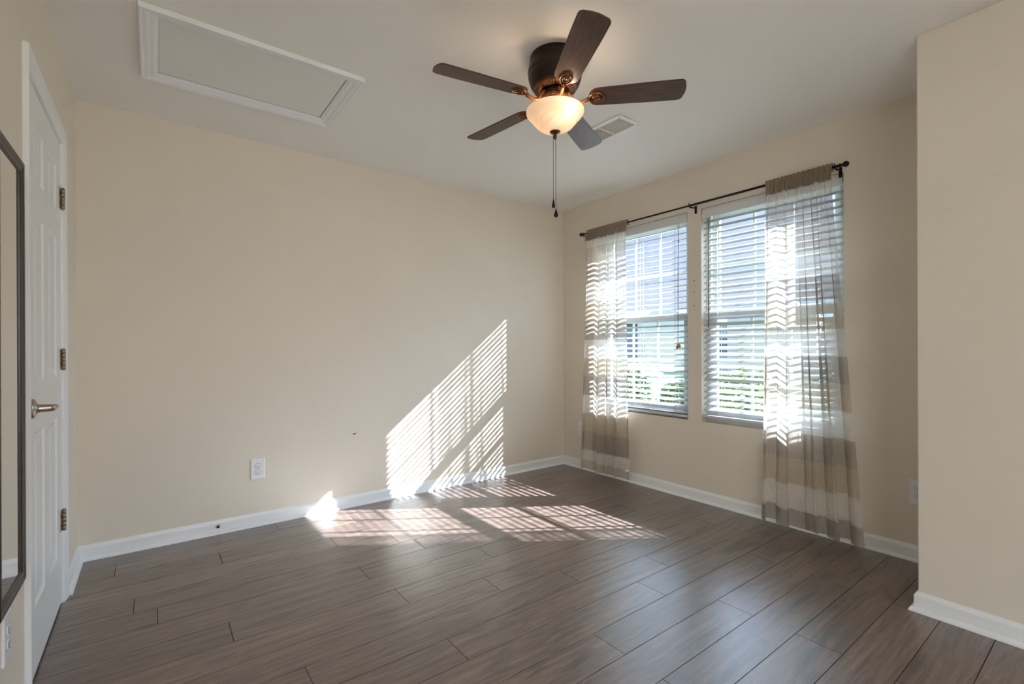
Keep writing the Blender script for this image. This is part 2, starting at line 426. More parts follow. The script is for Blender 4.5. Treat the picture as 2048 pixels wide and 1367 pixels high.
ff += [(nb_, nb_ + 1, nb_ + 2, nb_ + 3), (nb_ + 7, nb_ + 6, nb_ + 5, nb_ + 4), (nb_, nb_ + 4, nb_ + 5, nb_ + 1), (nb_ + 1, nb_ + 5, nb_ + 6, nb_ + 2), (nb_ + 2, nb_ + 6, nb_ + 7, nb_ + 3), (nb_ + 3, nb_ + 7, nb_ + 4, nb_)]
fa += [0.5] * 6
fm.from_pydata(fv, [], ff)
att = fm.attributes.new('plank_shift', 'FLOAT', 'FACE'); att.data.foreach_set('value', fa)
fm.materials.append(M_FLOOR); fm.materials.append(simple('plank_gap', (0.02, 0.012, 0.008), 0.9))
for i_, p in enumerate(fm.polygons):
    if i_ >= len(ff) - 6: p.material_index = 1
fo = bpy.data.objects.new('floor', fm); COL.objects.link(fo)
structure(fo, 'dark greyish brown wood plank floor across the whole room', 'floor')

# ---------------------------------------------------------------- shell
T = 0.15
structure(MB().box(XL - T, XR + T, YF - T, YB + T, H, H + 0.12).build('ceiling', M_CEIL), 'smooth pale ceiling over the whole room', 'ceiling')
structure(MB().box(XL - T, XR + T, YB, YB + T, -0.12, H).build('wall_back', M_WALL), 'long cream wall catching the slatted sunlight', 'wall')
b = MB()   # window wall with two openings
ys = [YF - T, WIN[1][0], WIN[1][1], WIN[0][0], WIN[0][1], YB]
for i in range(5):
    if i in (1, 3):
        b.box(XR, XR + T, ys[i], ys[i + 1], -0.12, WZ[0]); b.box(XR, XR + T, ys[i], ys[i + 1], WZ[1], H)
    else: b.box(XR, XR + T, ys[i], ys[i + 1], -0.12, H)
structure(b.build('wall_right', M_WALL), 'cream wall holding the two windows', 'wall')
DY0, DY1, DZ = 2.160, 2.893, 2.043   # door opening
b = MB()
b.box(XL - 0.12, XL, YF - T, DY0, -0.12, H).box(XL - 0.12, XL, DY1, YB, -0.12, H).box(XL - 0.12, XL, DY0, DY1, DZ, H)
b.box(XL - T, XL - 0.12, YF - T, YB, -0.12, H)
structure(b.build('wall_left', M_WALL), 'cream wall with the white door and the mirror', 'wall')
def scuff_wall():
    m = simple('cream_wall_paint_scuffed', (0.73, 0.66, 0.565), 0.62, var=0.018, scale=2.2, bump=0.12, bscale=160, spec=0.3)
    nt = m.node_tree; b = nt.nodes['Principled BSDF']; src = b.inputs['Base Color'].links[0].from_socket
    tc = N(nt, 'ShaderNodeTexCoord'); mp = N(nt, 'ShaderNodeMapping'); mp.inputs['Scale'].default_value = (1, 5, 16); mp.inputs['Rotation'].default_value = (0.35, 0, 0)
    nt.links.new(tc.outputs['Object'], mp.inputs[0])
    ns = N(nt, 'ShaderNodeTexNoise'); ns.inputs['Scale'].default_value = 3.1; ns.inputs['Detail'].default_value = 6; ns.inputs['Roughness'].default_value = 0.65
    nt.links.new(mp.outputs[0], ns.inputs['Vector'])
    r = N(nt, 'ShaderNodeValToRGB'); r.color_ramp.elements[0].position = 0.66; r.color_ramp.elements[1].position = 0.76
    r.color_ramp.elements[0].color = (0, 0, 0, 1); r.color_ramp.elements[1].color = (0.28, 0.28, 0.28, 1)
    nt.links.new(ns.outputs['Fac'], r.inputs[0])
    mx = N(nt, 'ShaderNodeMix', data_type='RGBA'); mx.inputs['B'].default_value = (0.36, 0.28, 0.21, 1)
    nt.links.new(r.outputs[0], mx.inputs['Factor']); nt.links.new(src, mx.inputs['A']); nt.links.new(mx.outputs['Result'], b.inputs['Base Color'])
    return m
structure(MB().box(XB, XR, YF, YE, -0.12, H).build('wall_closet', scuff_wall(), bevel=0.004), 'scuffed cream wall jutting in at the right edge', 'wall')
b = MB()   # unseen wall behind the camera; opening added to let the fill lamp through
RX0, RX1, RZ0, RZ1 = -0.05, 1.15, 0.70, 2.20
b.box(XL, RX0, YF - T, YF, -0.12, H).box(RX1, XR, YF - T, YF, -0.12, H).box(RX0, RX1, YF - T, YF, -0.12, RZ0).box(RX0, RX1, YF - T, YF, RZ1, H)
structure(b.build('wall_front', M_WALL), 'cream wall behind the camera with an opening added for the fill lamp', 'wall')

# baseboards with shoe moulding
HB, TB, SH = 0.081, 0.012, 0.016
bp_ = [(0, 0), (TB, 0), (TB, HB - 0.018), (TB - 0.002, HB - 0.012), (TB - 0.006, HB - 0.006), (TB - 0.008, HB), (0, HB)]
sp_ = [(TB, 0), (TB + SH, 0), (TB + SH * 0.94, SH * 0.4), (TB + SH * 0.72, SH * 0.75), (TB + SH * 0.4, SH * 0.98), (TB, SH * 1.08)]
def run(prof, axis, side, wall, s0, s1, m0=0, m1=0):
    """moulding along one wall; side: direction it sticks out; m: mitre sign at each end"""
    b = MB()
    def P(u, v, s): return (s, wall + side * u, v) if axis == 'x' else (wall + side * u, s, v)
    b.sweep(prof, lambda u, v: P(u, v, s0 + m0 * u), lambda u, v: P(u, v, s1 + m1 * u))
    return b
segs = [('back', 'x', -1, YB, XL, XR, 1, -1), ('left', 'y', 1, XL, 2.943, YB, 0, -1), ('right', 'y', -1, XR, YE, YB, 1, -1),
        ('closet', 'y', -1, XB, YF, YE, 0, 1), ('closet_end', 'x', 1, YE, XB, XR, -1, -1), ('left_near', 'y', 1, XL, YF, 2.108, 0, 0)]
tn_ = 4
for nm, ax, sd, wl, s0, s1, m0, m1 in segs:
    structure(run(bp_, ax, sd, wl, s0, s1, m0, m1).build('baseboard_' + nm, M_TRIM), 'white baseboard along the ' + {'back': 'long sunlit wall', 'left': 'short stretch between door and corner', 'right': 'window wall', 'closet': 'jutting wall at the right edge', 'closet_end': 'end of the jutting wall', 'left_near': 'wall under the mirror'}[nm], 'baseboard')
    structure(run(sp_, ax, sd, wl, s0, s1, m0, m1).build('trim_%d' % tn_, M_TRIM), 'thin white shoe moulding at the foot of the ' + {'back': 'long wall', 'left': 'stretch beside the door', 'right': 'window wall', 'closet': 'jutting wall', 'closet_end': 'jutting wall end', 'left_near': 'mirror wall'}[nm], 'trim')
    tn_ += 1

# ---------------------------------------------------------------- door
cp = [(0, 0), (0.057, 0), (0.057, 0.0155), (0.050, 0.0165), (0.040, 0.0135), (0.022, 0.0125), (0.012, 0.0085), (0.004, 0.008), (0, 0.005)]
CY0, CY1, CZ = DY0 + 0.010, DY1 - 0.010, DZ - 0.009   # inner edges of casing
b = MB()
b.sweep(cp, lambda u, v: (XL + v, CY0 - u, 0), lambda u, v: (XL + v, CY0 - u, CZ + u))
b.sweep(cp, lambda u, v: (XL + v, CY1 + u, 0), lambda u, v: (XL + v, CY1 + u, CZ + u))
b.sweep(cp, lambda u, v: (XL + v, CY0 - u, CZ + u), lambda u, v: (XL + v, CY1 + u, CZ + u))
b.box(XL - 0.115, XL, DY0, DY0 + 0.014, 0, DZ).box(XL - 0.115, XL, DY1 - 0.014, DY1, 0, DZ).box(XL - 0.115, XL, DY0 + 0.014, DY1 - 0.014, DZ - 0.014, DZ)
structure(b.build('trim_1', M_TRIM), 'white moulded casing around the panelled door', 'door trim')
dr = empty('door_1', (XL, (DY0 + DY1) / 2, 0)); structure(dr, 'closed white six panel door beside the corner', 'door')
FX, RXd = XL - 0.001, XL - 0.008
sy0, sy1, sz0, sz1 = DY0 + 0.017, DY1 - 0.017, 0.012, DZ - 0.018
pcols = [(sy0 + 0.112, sy0 + 0.300), (sy1 - 0.300, sy1 - 0.112)]
prow = [(0.235, 0.835), (1.005, 1.595), (1.715, 1.905)]
b = MB()
b.box(FX - 0.035, RXd, sy0, sy1, sz0, sz1)
yc = [sy0, pcols[0][0], pcols[0][1], pcols[1][0], pcols[1][1], sy1]
for i in (0, 2, 4): b.box(RXd, FX, yc[i], yc[i + 1], sz0, sz1)
zc = [sz0, prow[0][0], prow[0][1], prow[1][0], prow[1][1], prow[2][0], prow[2][1], sz1]
for (a, c) in pcols:
    for i in (0, 2, 4, 6): b.box(RXd, FX, a, c, zc[i], zc[i + 1])
    for (z0, z1) in prow:
        def ring(i0, x0, i1, x1):
            o_ = [(x0, a + i0, z0 + i0), (x0, c - i0, z0 + i0), (x0, c - i0, z1 - i0), (x0, a + i0, z1 - i0)]
            n_ = [(x1, a + i1, z0 + i1), (x1, c - i1, z0 + i1), (x1, c - i1, z1 - i1), (x1, a + i1, z1 - i1)]
            b.add(o_ + n_, [(k, (k + 1) % 4, 4 + (k + 1) % 4, 4 + k) for k in range(4)])
        ring(0, FX, 0.012, RXd + 0.0004)
        ring(0.024, RXd + 0.0004, 0.042, FX - 0.0015)
        b.add([(FX - 0.0015, a + 0.042, z0 + 0.042), (FX - 0.0015, c - 0.042, z0 + 0.042), (FX - 0.0015, c - 0.042, z1 - 0.042), (FX - 0.0015, a + 0.042, z1 - 0.042)], [(0, 1, 2, 3)])
b.build('door_panel', M_TRIM, dr)
for hz in (0.368, 1.078, 1.788):
    b = MB()
    b.box(FX - 0.001, FX + 0.0015, sy1 - 0.034, sy1 - 0.001, hz - 0.0445, hz + 0.0445)
    for i in range(5):
        z0 = hz - 0.0445 + i * 0.0178
        b.tube([(FX + 0.0085, sy1 + 0.004, z0 + 0.0006), (FX + 0.0085, sy1 + 0.004, z0 + 0.0172)], 0.0075, 14)
    b.tube([(FX + 0.0085, sy1 + 0.004, hz - 0.048), (FX + 0.0085, sy1 + 0.004, hz + 0.048)], 0.0055, 12)
    h_ = b.build('hinge', M_HINGE, dr); h_['label'] = 'worn bronze hinge'
    s_ = MB()
    for dz in (-0.02, 0.02): s_.box(FX + 0.001, FX + 0.0021, sy1 - 0.022, sy1 - 0.013, hz + dz - 0.007, hz + dz + 0.007)
    s_.build('hinge_slot', M_DARK, h_)
kz, ky = 0.923, sy0 + 0.062
MX = Matrix.Translation((FX, ky, kz)) @ Matrix.Rotation(PI / 2, 4, 'Y')
hd = MB().lathe([(0.0, 0), (0.033, 0), (0.033, 0.003), (0.031, 0.007), (0.024, 0.011), (0.015, 0.015), (0.013, 0.022), (0.0125, 0.045), (0.0105, 0.058), (0.0, 0.059)], M=MX, n=36).build('door_handle', M_NICKEL, dr)
MB().tube([(FX + 0.048, ky - 0.008, kz), (FX + 0.051, ky + 0.012, kz), (FX + 0.052, ky + 0.05, kz - 0.001), (FX + 0.051, ky + 0.085, kz - 0.003), (FX + 0.047, ky + 0.108, kz - 0.006)], [0.0105, 0.0115, 0.0095, 0.0075, 0.004], 14).build('lever', M_NICKEL, hd)

# ---------------------------------------------------------------- windows
for wi, (a, c) in enumerate(WIN):
    z0, z1 = WZ
    wo = empty('window_%d' % (wi + 1), (3.29, (a + c) / 2, z0))
    structure(wo, ['left double hung window with white grilles', 'right double hung window with white grilles'][wi], 'window')
    f = MB(); X0, X1 = 3.252, 3.345; w_ = 0.034
    f.box(X0, X1, a, a + w_, z0, z1).box(X0, X1, c - w_, c, z0, z1).box(X0, X1, a + w_, c - w_, z0, z0 + 0.045).box(X0, X1, a + w_, c - w_, z1 - w_, z1)
    f.box(3.288, 3.292, a + w_, a + w_ + 0.012, z0 + 0.045, z1 - w_).box(3.288, 3.292, c - w_ - 0.012, c - w_, z0 + 0.045, z1 - w_)
    f.build('window_frame', M_VINYL, wo, bevel=0.002)
    for nm, xa, xb, s0, s1 in (('lower_sash', 3.258, 3.286, z0 + 0.045, 1.378), ('upper_sash', 3.294, 3.322, 1.333, z1 - w_)):
        s = MB(); st = 0.044; A, C = a + w_, c - w_
        br = 0.050 if nm == 'lower_sash' else 0.044
        s.box(xa, xb, A, A + st, s0, s1).box(xa, xb, C - st, C, s0, s1).box(xa, xb, A + st, C - st, s0, s0 + br).box(xa, xb, A + st, C - st, s1 - 0.044, s1)
        so = s.build(nm, M_VINYL, wo, bevel=0.002)
        g = MB(); ga, gc, gz0, gz1 = A + st, C - st, s0 + br, s1 - 0.044; xm = (xa + xb) / 2
        for k in (1, 2):
            ym = ga + (gc - ga) * k / 3; g.box(xm - 0.004, xm + 0.004, ym - 0.009, ym + 0.009, gz0, gz1)
        zm = (gz0 + gz1) / 2; gy = [ga, ga + (gc - ga) / 3, ga + (gc - ga) * 2 / 3, gc]
        for k in range(3): g.box(xm - 0.004, xm + 0.004, gy[k] + (0.009 if k else 0), gy[k + 1] - (0.009 if k < 2 else 0), zm - 0.009, zm + 0.009)
        g.build('muntin', M_VINYL, so)
        MB().add([(xm - 0.0055, ga, gz0), (xm - 0.0055, gc, gz0), (xm - 0.0055, gc, gz1), (xm - 0.0055, ga, gz1)], [(0, 1, 2, 3)]).build('glass_pane', M_GLASS, so)
    if wi in (0, 1):
        lk = MB().box(3.262, 3.284, (a + c) / 2 - 0.022, (a + c) / 2 + 0.022, 1.378, 1.392)
        lk.tube([(3.270, (a + c) / 2, 1.392), (3.262, (a + c) / 2 + 0.03, 1.397)], 0.004, 8)
        lk.build('sash_lock', M_VINYL, wo)

# ---------------------------------------------------------------- blinds
def blind(name_label, a, c, tilt, zbot, right):
    r = empty('window_blind', (3.22, (a + c) / 2, zbot)); tag(r, name_label, 'blind', 'white slatted blinds in the two windows')
    a += 0.007; c -= 0.007
    hr = MB().box(3.196, 3.246, a, c, 2.078, 2.125).build('headrail', M_VINYL, r)
    vp = [(0, 2.058), (0.006, 2.056), (0.009, 2.062), (0.009, 2.108), (0.006, 2.118), (0.004, 2.125), (0, 2.125)]
    MB().sweep(vp, lambda u, v: (3.196 - u, a, v), lambda u, v: (3.196 - u, c, v)).build('valance', M_VINYL, r)
    xc, n, pitch = 3.221, 0, 0.0437
    b = MB(); z = 2.030; rnd = random.Random(3 + right); zs = []
    while z > zbot + 0.036:
        t = math.radians(tilt(z) + rnd.uniform(-1.3, 1.3))
        if right and abs(z - 0.915) < 0.022: t += math.radians(11)
        zs.append((z, t)); hw = 0.0245
        prof = [(-hw, -0.0014), (0, 0.0016), (hw, -0.0014), (hw, 0.0012), (0, 0.0044), (-hw, 0.0012)]
        ca, sa = math.cos(t), math.sin(t); dz = rnd.uniform(-0.0012, 0.0012)
        f = lambda y, q: (lambda u, v: (xc + u * ca - v * sa, y, z + q + u * sa + v * ca))
        b.sweep(prof, f(a + 0.002, dz), f(c - 0.002, -dz))
        z -= pitch
    s = b.build('slats', M_SLAT, r)
    MB().box(3.196, 3.246, a + 0.002, c - 0.002, zbot, zbot + 0.019).build('bottom_rail', M_SLAT, r, bevel=0.003)
    lc = MB()
    for yy in (a + 0.11, (a + c) / 2, c - 0.11):
        for xx in (3.1955, 3.2465): lc.tube([(xx, yy, 2.08), (xx, yy, zbot + 0.01)], 0.0009, 5)
        lc.tube([(3.221, yy + 0.012, 2.08), (3.221, yy + 0.012, zbot + 0.01)], 0.0009, 5)
        for (zz, tt) in zs: lc.tube([(3.221 - 0.0245 * math.cos(tt), yy, zz - 0.0245 * math.sin(tt) - 0.002), (3.221 + 0.0245 * math.cos(tt), yy, zz + 0.0245 * math.sin(tt) - 0.002)], 0.0007, 4, cap=False)
    lc.build('ladder_cord', M_CORD, r)
    if right:
        yw = 1.866
        wd = MB().tube([(3.183, yw, 2.05), (3.176, yw, 2.03), (3.174, yw, 1.9), (3.174, yw + 0.002, 1.262)], [0.002, 0.0042, 0.0042, 0.0042], 10).build('tilt_wand', M_WAND, r)
        wd['label'] = 'grey brown tilt wand'
    else:
        yw = 2.112
        MB().tube([(3.186, yw, 2.06), (3.180, yw - 0.001, 2.02), (3.176, yw + 0.004, 1.6), (3.176, yw + 0.003, 1.145)], 0.0013, 6).tube([(3.186, yw + 0.012, 2.06), (3.179, yw + 0.005, 1.93), (3.176, yw + 0.008, 1.5), (3.176, yw + 0.009, 1.145)], 0.0011, 6).build('lift_cord', M_CORDD, r)
        MB().lathe([(0.0, 0.016), (0.004, 0.014), (0.005, 0.0), (0.0045, -0.012), (0, -0.013)], (3.179, yw + 0.002, 1.925), 12).build('cord_joiner', M_CORDD, r)
        for dy, dz in ((0, 0), (0.020, -0.006), (0.010, 0.006)):
            MB().lathe([(0.0, 0.014), (0.004, 0.013), (0.008, 0.0), (0.010, -0.012), (0.009, -0.016), (0, -0.017)], (3.176, yw - 0.006 + dy, 1.133 + dz), 14).build('cord_tassel', M_TASSEL, r)['label'] = 'small tan wooden cord pull'
    return r
blind('white slatted blind with tan cord pulls in the left window', WIN[0][0], WIN[0][1], lambda z: 16.5, 0.594, 0)
blind('white slatted blind with grey tilt wand in the right window', WIN[1][0], WIN[1][1], lambda z: 27 + 6 * (z - 0.65) / 1.4, 0.611, 1)

# ---------------------------------------------------------------- curtain rod
RXr, RZr = 3.108, 2.146
rd = empty('curtain_rod', (RXr, 2.04, RZr)); tag(rd, 'thin black curtain rod with ball ends above the windows', 'curtain rod')
MB().tube([(RXr, 1.035, RZr), (RXr, 1.965, RZr)], 0.0079, 16).tube([(RXr, 1.96, RZr), (RXr, 3.035, RZr)], 0.0062, 16).build('rod', M_BLACK, rd)
for y, sg, rr in ((1.035, -1, 0.0165), (3.035, 1, 0.0150)):
    MY = Matrix.Translation((RXr, y, RZr)) @ Matrix.Rotation(-sg * PI / 2, 4, 'X')
    pr = [(0.0, 0), (0.0105, 0), (0.0115, 0.006), (0.009, 0.012), (0.006, 0.016), (0.0085, 0.02)]
    for k in range(9):
        t = -PI / 2 + 0.55 + (PI - 0.55) * k / 8; pr.append((max(0, rr * math.cos(t)), 0.034 + rr * math.sin(t)))
    MB().lathe(pr, M=MY, n=24).build('finial', M_BLACK, rd)
for y in (1.052, 1.972, 3.052):
    yy = y
    bb = MB().box(XR - 0.004, XR, yy - 0.008, yy + 0.008, RZr - 0.045, RZr + 0.012)
    bb.tube([(XR - 0.003, yy, RZr - 0.004), (RXr + 0.008, yy, RZr - 0.013)], 0.0045, 10)
    bb.tube([(RXr + 0.014, yy, RZr - 0.002), (RXr + 0.008, yy, RZr - 0.0135), (RXr, yy, RZr - 0.0145), (RXr - 0.009, yy, RZr - 0.011), (RXr - 0.0125, yy, RZr)], 0.0035, 8)
    bb.tube([(RXr - 0.012, yy, RZr), (RXr - 0.012, yy, RZr + 0.016)], 0.003, 8)
    bb.build('bracket', M_BLACK, rd)

# ---------------------------------------------------------------- curtains
def curtain(label, top, bot, mats, folds, seed, n_gather, z_lo, tagged=False, lean=0.0):
    """top/bot: (y near camera edge, y far edge)"""
    rnd = random.Random(seed)
    r = empty('curtain', (RXr, sum(top) / 2, z_lo)); tag(r, label, 'curtain', 'sheer banded curtains on the black rod')
    NU, NV = 200, 90
    ph = [rnd.uniform(0, 6.28) for _ in range(6)]
    vs, fs, uv = [], [], []
    def sheet(u, h):
        # h: 0 at bottom, 1 at rod
        k = h ** 1.0
        y0 = bot[0] + (top[0] - bot[0]) * min(1, h * 1.05); y1 = bot[1] + (top[1] - bot[1]) * min(1, h * 1.25)
        # uneven fold phase
        f = folds * u + 0.14 * math.sin(2 * PI * u * 1.3 + ph[0])
        A = 0.006 + 0.030 * (1 - h) ** 0.6
        B = 0.20 * (y1 - y0) / folds
        s1 = math.sin(2 * PI * f)
        x = A * s1 + 0.12 * A * math.sin(2 * PI * (2 * f) + ph[2] * 0.3)
        y = y0 + (y1 - y0) * u + B * math.sin(4 * PI * f + 0.6) * (0.45 + 0.55 * (1 - h))
        g = h ** 10
        x += 0.0065 * g * math.sin(2 * PI * n_gather * u + 1.4 * math.sin(9 * u + ph[3])) + 0.0012 * h ** 4 * math.sin(2 * PI * n_gather * 0.5 * u + ph[4])
        x += 0.003 * math.sin(5 * h + 7 * u + ph[5]) * (1 - h)
        edge = min(1, u / 0.03, (1 - u) / 0.03)
        xc = RXr - 0.019 - lean * (1 - h)
        return xc + x * (0.35 + 0.65 * edge), y
    z_hi = RZr - 0.066
    for j in range(NV + 1):
        h = j / NV; z = z_lo + (z_hi - z_lo) * h
        for i in range(NU + 1):
            u = i / NU; x, y = sheet(u, h)
            dz = 0.010 * math.sin(2 * PI * folds * u + ph[0]) * (1 - h) ** 3
            vs.append((min(x, RXr - 0.010 + 0.06 * (1 - h)), y, z + dz)); uv.append((u * 1.1, z))
    W_ = NU + 1
    for j in range(NV):
        for i in range(NU): fs.append((j * W_ + i, j * W_ + i + 1, (j + 1) * W_ + i + 1, (j + 1) * W_ + i))
    def mk(name, vs, fs, uv, m):
        me = bpy.data.meshes.new(name); me.from_pydata(vs, [], fs); me.materials.append(m)
        me.polygons.foreach_set('use_smooth', [True] * len(fs))
        ul = me.uv_layers.new(name='UVMap')
        for li, lp in enumerate(me.loops): ul.data[li].uv = uv[lp.vertex_index]
        o = bpy.data.objects.new(name, me); COL.objects.link(o); o.parent = r; o.matrix_parent_inverse = r.matrix_world.inverted(); return o
    pn = mk('fabric_panel', vs, fs, uv, mats[0])
    # rod pocket with ruffle: goes over the rod, back and front
    vs, fs, uv = [], [], []
    prof = [(0.012, -0.020), (0.0125, -0.008), (0.0115, 0.008), (0.007, 0.020), (0.0, 0.026), (-0.007, 0.020), (-0.0115, 0.008), (-0.0125, -0.008), (-0.0128, -0.022), (-0.015, -0.045), (-0.0185, -0.075)]
    NU2 = 360
    for j, (dx, dz) in enumerate(prof):
        for i in range(NU2 + 1):
            u = i / NU2; y = top[0] + (top[1] - top[0]) * u
            g = math.sin(2 * PI * n_gather * u + 1.4 * math.sin(9 * u + ph[3])); g2 = math.sin(2 * PI * n_gather * 1.9 * u + ph[1])
            s = 1 if dx > 0.001 else (-1 if dx < -0.001 else 0)
            am = 0.0032 * (g + 0.5 * g2)
            if dz < -0.01 and s < 0: am = 0.0085 * g * min(1, -dz / 0.05) + 0.0045 * g2 - 0.004
            vs.append((RXr + dx + s * abs(am) if dz >= -0.01 else RXr + dx + am * (1 if s < 0 else 0), y + 0.0012 * g2, RZr + dz + (0.003 * g if s == 0 or dz < -0.06 else 0.001 * g2)))
            uv.append((u * 1.1, RZr + dz))
    W_ = NU2 + 1
    for j in range(len(prof) - 1):
        for i in range(NU2): fs.append((j * W_ + i, j * W_ + i + 1, (j + 1) * W_ + i + 1, (j + 1) * W_ + i))
    mk('rod_pocket', vs, fs, uv, mats[1])
    if tagged:
        x, y = sheet(0.06, 0.035); t_ = MB()
        t_.add([(x - 0.004, y - 0.01, 0.118), (x - 0.012, y + 0.025, 0.112), (x - 0.010, y + 0.028, 0.098), (x - 0.013, y + 0.008, 0.100), (x - 0.009, y - 0.008, 0.107)], [(0, 1, 2, 3, 4)])
        to = t_.build('care_tag', M_TAG, r); md = to.modifiers.new('s', 'SOLIDIFY'); md.thickness = 0.0008
    return r
mR = curtain_mat('linen_bands_right', 0.29, 0.465, (BEIGE_C, GREY_C, WHITE_C), 0.137, GREY_C)
mL = curtain_mat('linen_bands_left', 0.21, 0.49, (GREY_C, BEIGE_C, WHITE_C), 0.115, BEIGE_C)
mTop = curtain_mat('linen_header', 0, 1, None, 0, None, top_c=(0.36, 0.29, 0.215), alpha_k=1.2)
curtain('sheer linen curtain in grey beige and white bands covering the right window side', (1.066, 1.432), (0.925, 1.462), (mR, mTop), 4.0, 5, 15, 0.034)
curtain('narrower sheer banded curtain at the corner side of the left window', (2.535, 2.990), (2.515, 3.040), (mL, mTop), 4.0, 11, 19, 0.040, tagged=True)

# ---------------------------------------------------------------- ceiling fan
FCX, FCY = 1.4645, 1.6080
fan = empty('ceiling_fan', (FCX, FCY, H)); tag(fan, 'bronze five blade ceiling fan with a frosted bowl light', 'ceiling fan')
C0 = (FCX, FCY, 0)
MB().lathe([(0.0, H), (0.112, H), (0.1135, 2.418), (0.112, 2.412), (0.115, 2.405), (0.121, 2.385), (0.1235, 2.370), (0.1225, 2.362), (0.1205, 2.359), (0.122, 2.355), (0.1195, 2.340), (0.112, 2.318), (0.106, 2.306), (0.100, 2.299), (0.0, 2.299)], C0, 72).build('motor_housing', M_BRONZE2, fan)
MB().lathe([(0.0, 2.300), (0.100, 2.300), (0.099, 2.296), (0.092, 2.290), (0.072, 2.283), (0.066, 2.284), (0.064, 2.290), (0, 2.290)], C0, 72).build('vent_ring', M_BRONZE, fan)
b = MB()
for k in range(36):
    Mk = Matrix.Translation((FCX, FCY, 2.2875)) @ Matrix.Rotation(k * PI / 18, 4, 'Z') @ Matrix.Translation((0.083, 0, 0)) @ Matrix.Rotation(0.33, 4, 'Y').inverted()
    b.box(-0.010, 0.010, -0.0026, 0.0026, -0.0022, 0.001, M=Mk)
b.build('vent_slots', M_DARK, fan)
MB().lathe([(0.0, 2.290), (0.056, 2.290), (0.058, 2.270), (0.052, 2.262), (0.0, 2.262)], C0, 48).build('rotor_hub', M_BRONZE2, fan)
MB().lathe([(0.0, 2.268), (0.050, 2.268), (0.060, 2.262), (0.0615, 2.252), (0.060, 2.222), (0.056, 2.214), (0.048, 2.210), (0.048, 2.200), (0, 2.200)], C0, 48).build('switch_housing', M_COPPER, fan)
# frosted bowl, open at the top
bo = [(0.126, 2.2005), (0.1305, 2.198), (0.1315, 2.192), (0.1295, 2.184), (0.124, 2.176), (0.115, 2.168), (0.107, 2.160), (0.101, 2.150), (0.094, 2.142), (0.083, 2.129), (0.067, 2.117), (0.046, 2.108), (0.022, 2.103), (0.006, 2.102)]
bi = [(max(0.006, r - 0.004), z + 0.003) for r, z in reversed(bo)]
MB().lathe(bo + bi, C0, 72, cap=False).build('glass_bowl', M_BOWL, fan)
fin_ = MB().lathe([(0.0, 2.112), (0.020, 2.110), (0.0245, 2.1035), (0.022, 2.0985), (0.014, 2.095), (0.0065, 2.092), (0.0075, 2.084), (0.0085, 2.079), (0.0065, 2.072), (0.003, 2.068), (0, 2.067)], C0, 32).build('bowl_finial', M_BRONZE, fan)
MB().tube([(FCX, FCY, 2.21), (FCX, FCY, 2.105)], 0.004, 8).build('threaded_stem', M_BRONZE, fan)
# two candelabra bulbs inside the bowl
Rv = Vector((0.799, -0.601, 0)); Fv = Vector((0.601, 0.799, 0))
for off in (Rv * 0.046 - Fv * 0.052, -Rv * 0.052 + Fv * 0.048):
    c = Vector(C0) + off
    MB().tube([(FCX + off.x * 0.5, FCY + off.y * 0.5, 2.205), (c.x, c.y, 2.190)], 0.008, 10).build('bulb_socket', M_BRONZE, fan)
    MB().lathe([(0.0, 2.193), (0.008, 2.190), (0.0155, 2.180), (0.0165, 2.172), (0.012, 2.160), (0.005, 2.151), (0, 2.149)], (c.x, c.y, 0), 20).build('bulb', M_BULB, fan)
for off, en in ((Rv * 0.048 - Fv * 0.068, 1.15), (-Rv * 0.052 + Fv * 0.058, 0.6)):
    c = Vector(C0) + off
    l_ = lamp('fan_bulb_light', 'POINT', en, (1.0, 0.78, 0.59), (c.x, c.y, 2.177)); l_.data.shadow_soft_size = 0.018
ang0 = -2.059
BZ = 2.245
def blade_outline():
    pts = []
    r0, r1 = 0.150, 0.565
    def hw(r): return 0.0525 + 0.0085 * min(1, max(0, (r - 0.16) / 0.30))
    # root: rounded
    for k in range(9):
        t = PI / 2 + PI * k / 8
        pts.append((r0 + 0.038 + 0.038 * math.cos(t) * 1.0, 0.0525 * math.sin(t) * (1.0)))
    side = [(r, -hw(r)) for r in [0.20 + 0.035 * i for i in range(10)]]
    pts += side
    rc = 0.024; R1h = hw(0.56)
    for k in range(6):
        t = -PI / 2 + (PI / 2) * k / 5; pts.append((r1 - rc + rc * math.cos(t), -R1h + rc + rc * math.sin(t)))
    for k in range(1, 8):
        y = -R1h + rc + (2 * R1h - 2 * rc) * k / 8; pts.append((r1 + 0.006 * (1 - (y / (R1h - rc)) ** 2), y))
    for k in range(6):
        t = (PI / 2) * k / 5; pts.append((r1 - rc + rc * math.cos(t), R1h - rc + rc * math.sin(t)))
    pts += [(r, -y) for r, y in reversed(side)]
    return pts
bl_out = blade_outline(); nB = len(bl_out)
bm_ = MB(); th = 0.0055
bm_.add([(x, y, 0) for x, y in bl_out] + [(x, y, th) for x, y in bl_out], [tuple(range(nB - 1, -1, -1)), tuple(range(nB, 2 * nB))] + [(i, (i + 1) % nB, nB + (i + 1) % nB, nB + i) for i in range(nB)])
arm_ = MB()
arm_.tube([(0.048, 0, 0.030), (0.062, 0, 0.026), (0.075, 0, 0.008), (0.090, 0, -0.014), (0.110, 0, -0.020), (0.135, 0, -0.012), (0.150, 0, -0.006)], [0.010, 0.0095, 0.008, 0.0075, 0.0075, 0.0085, 0.010], 12)
med = MB()
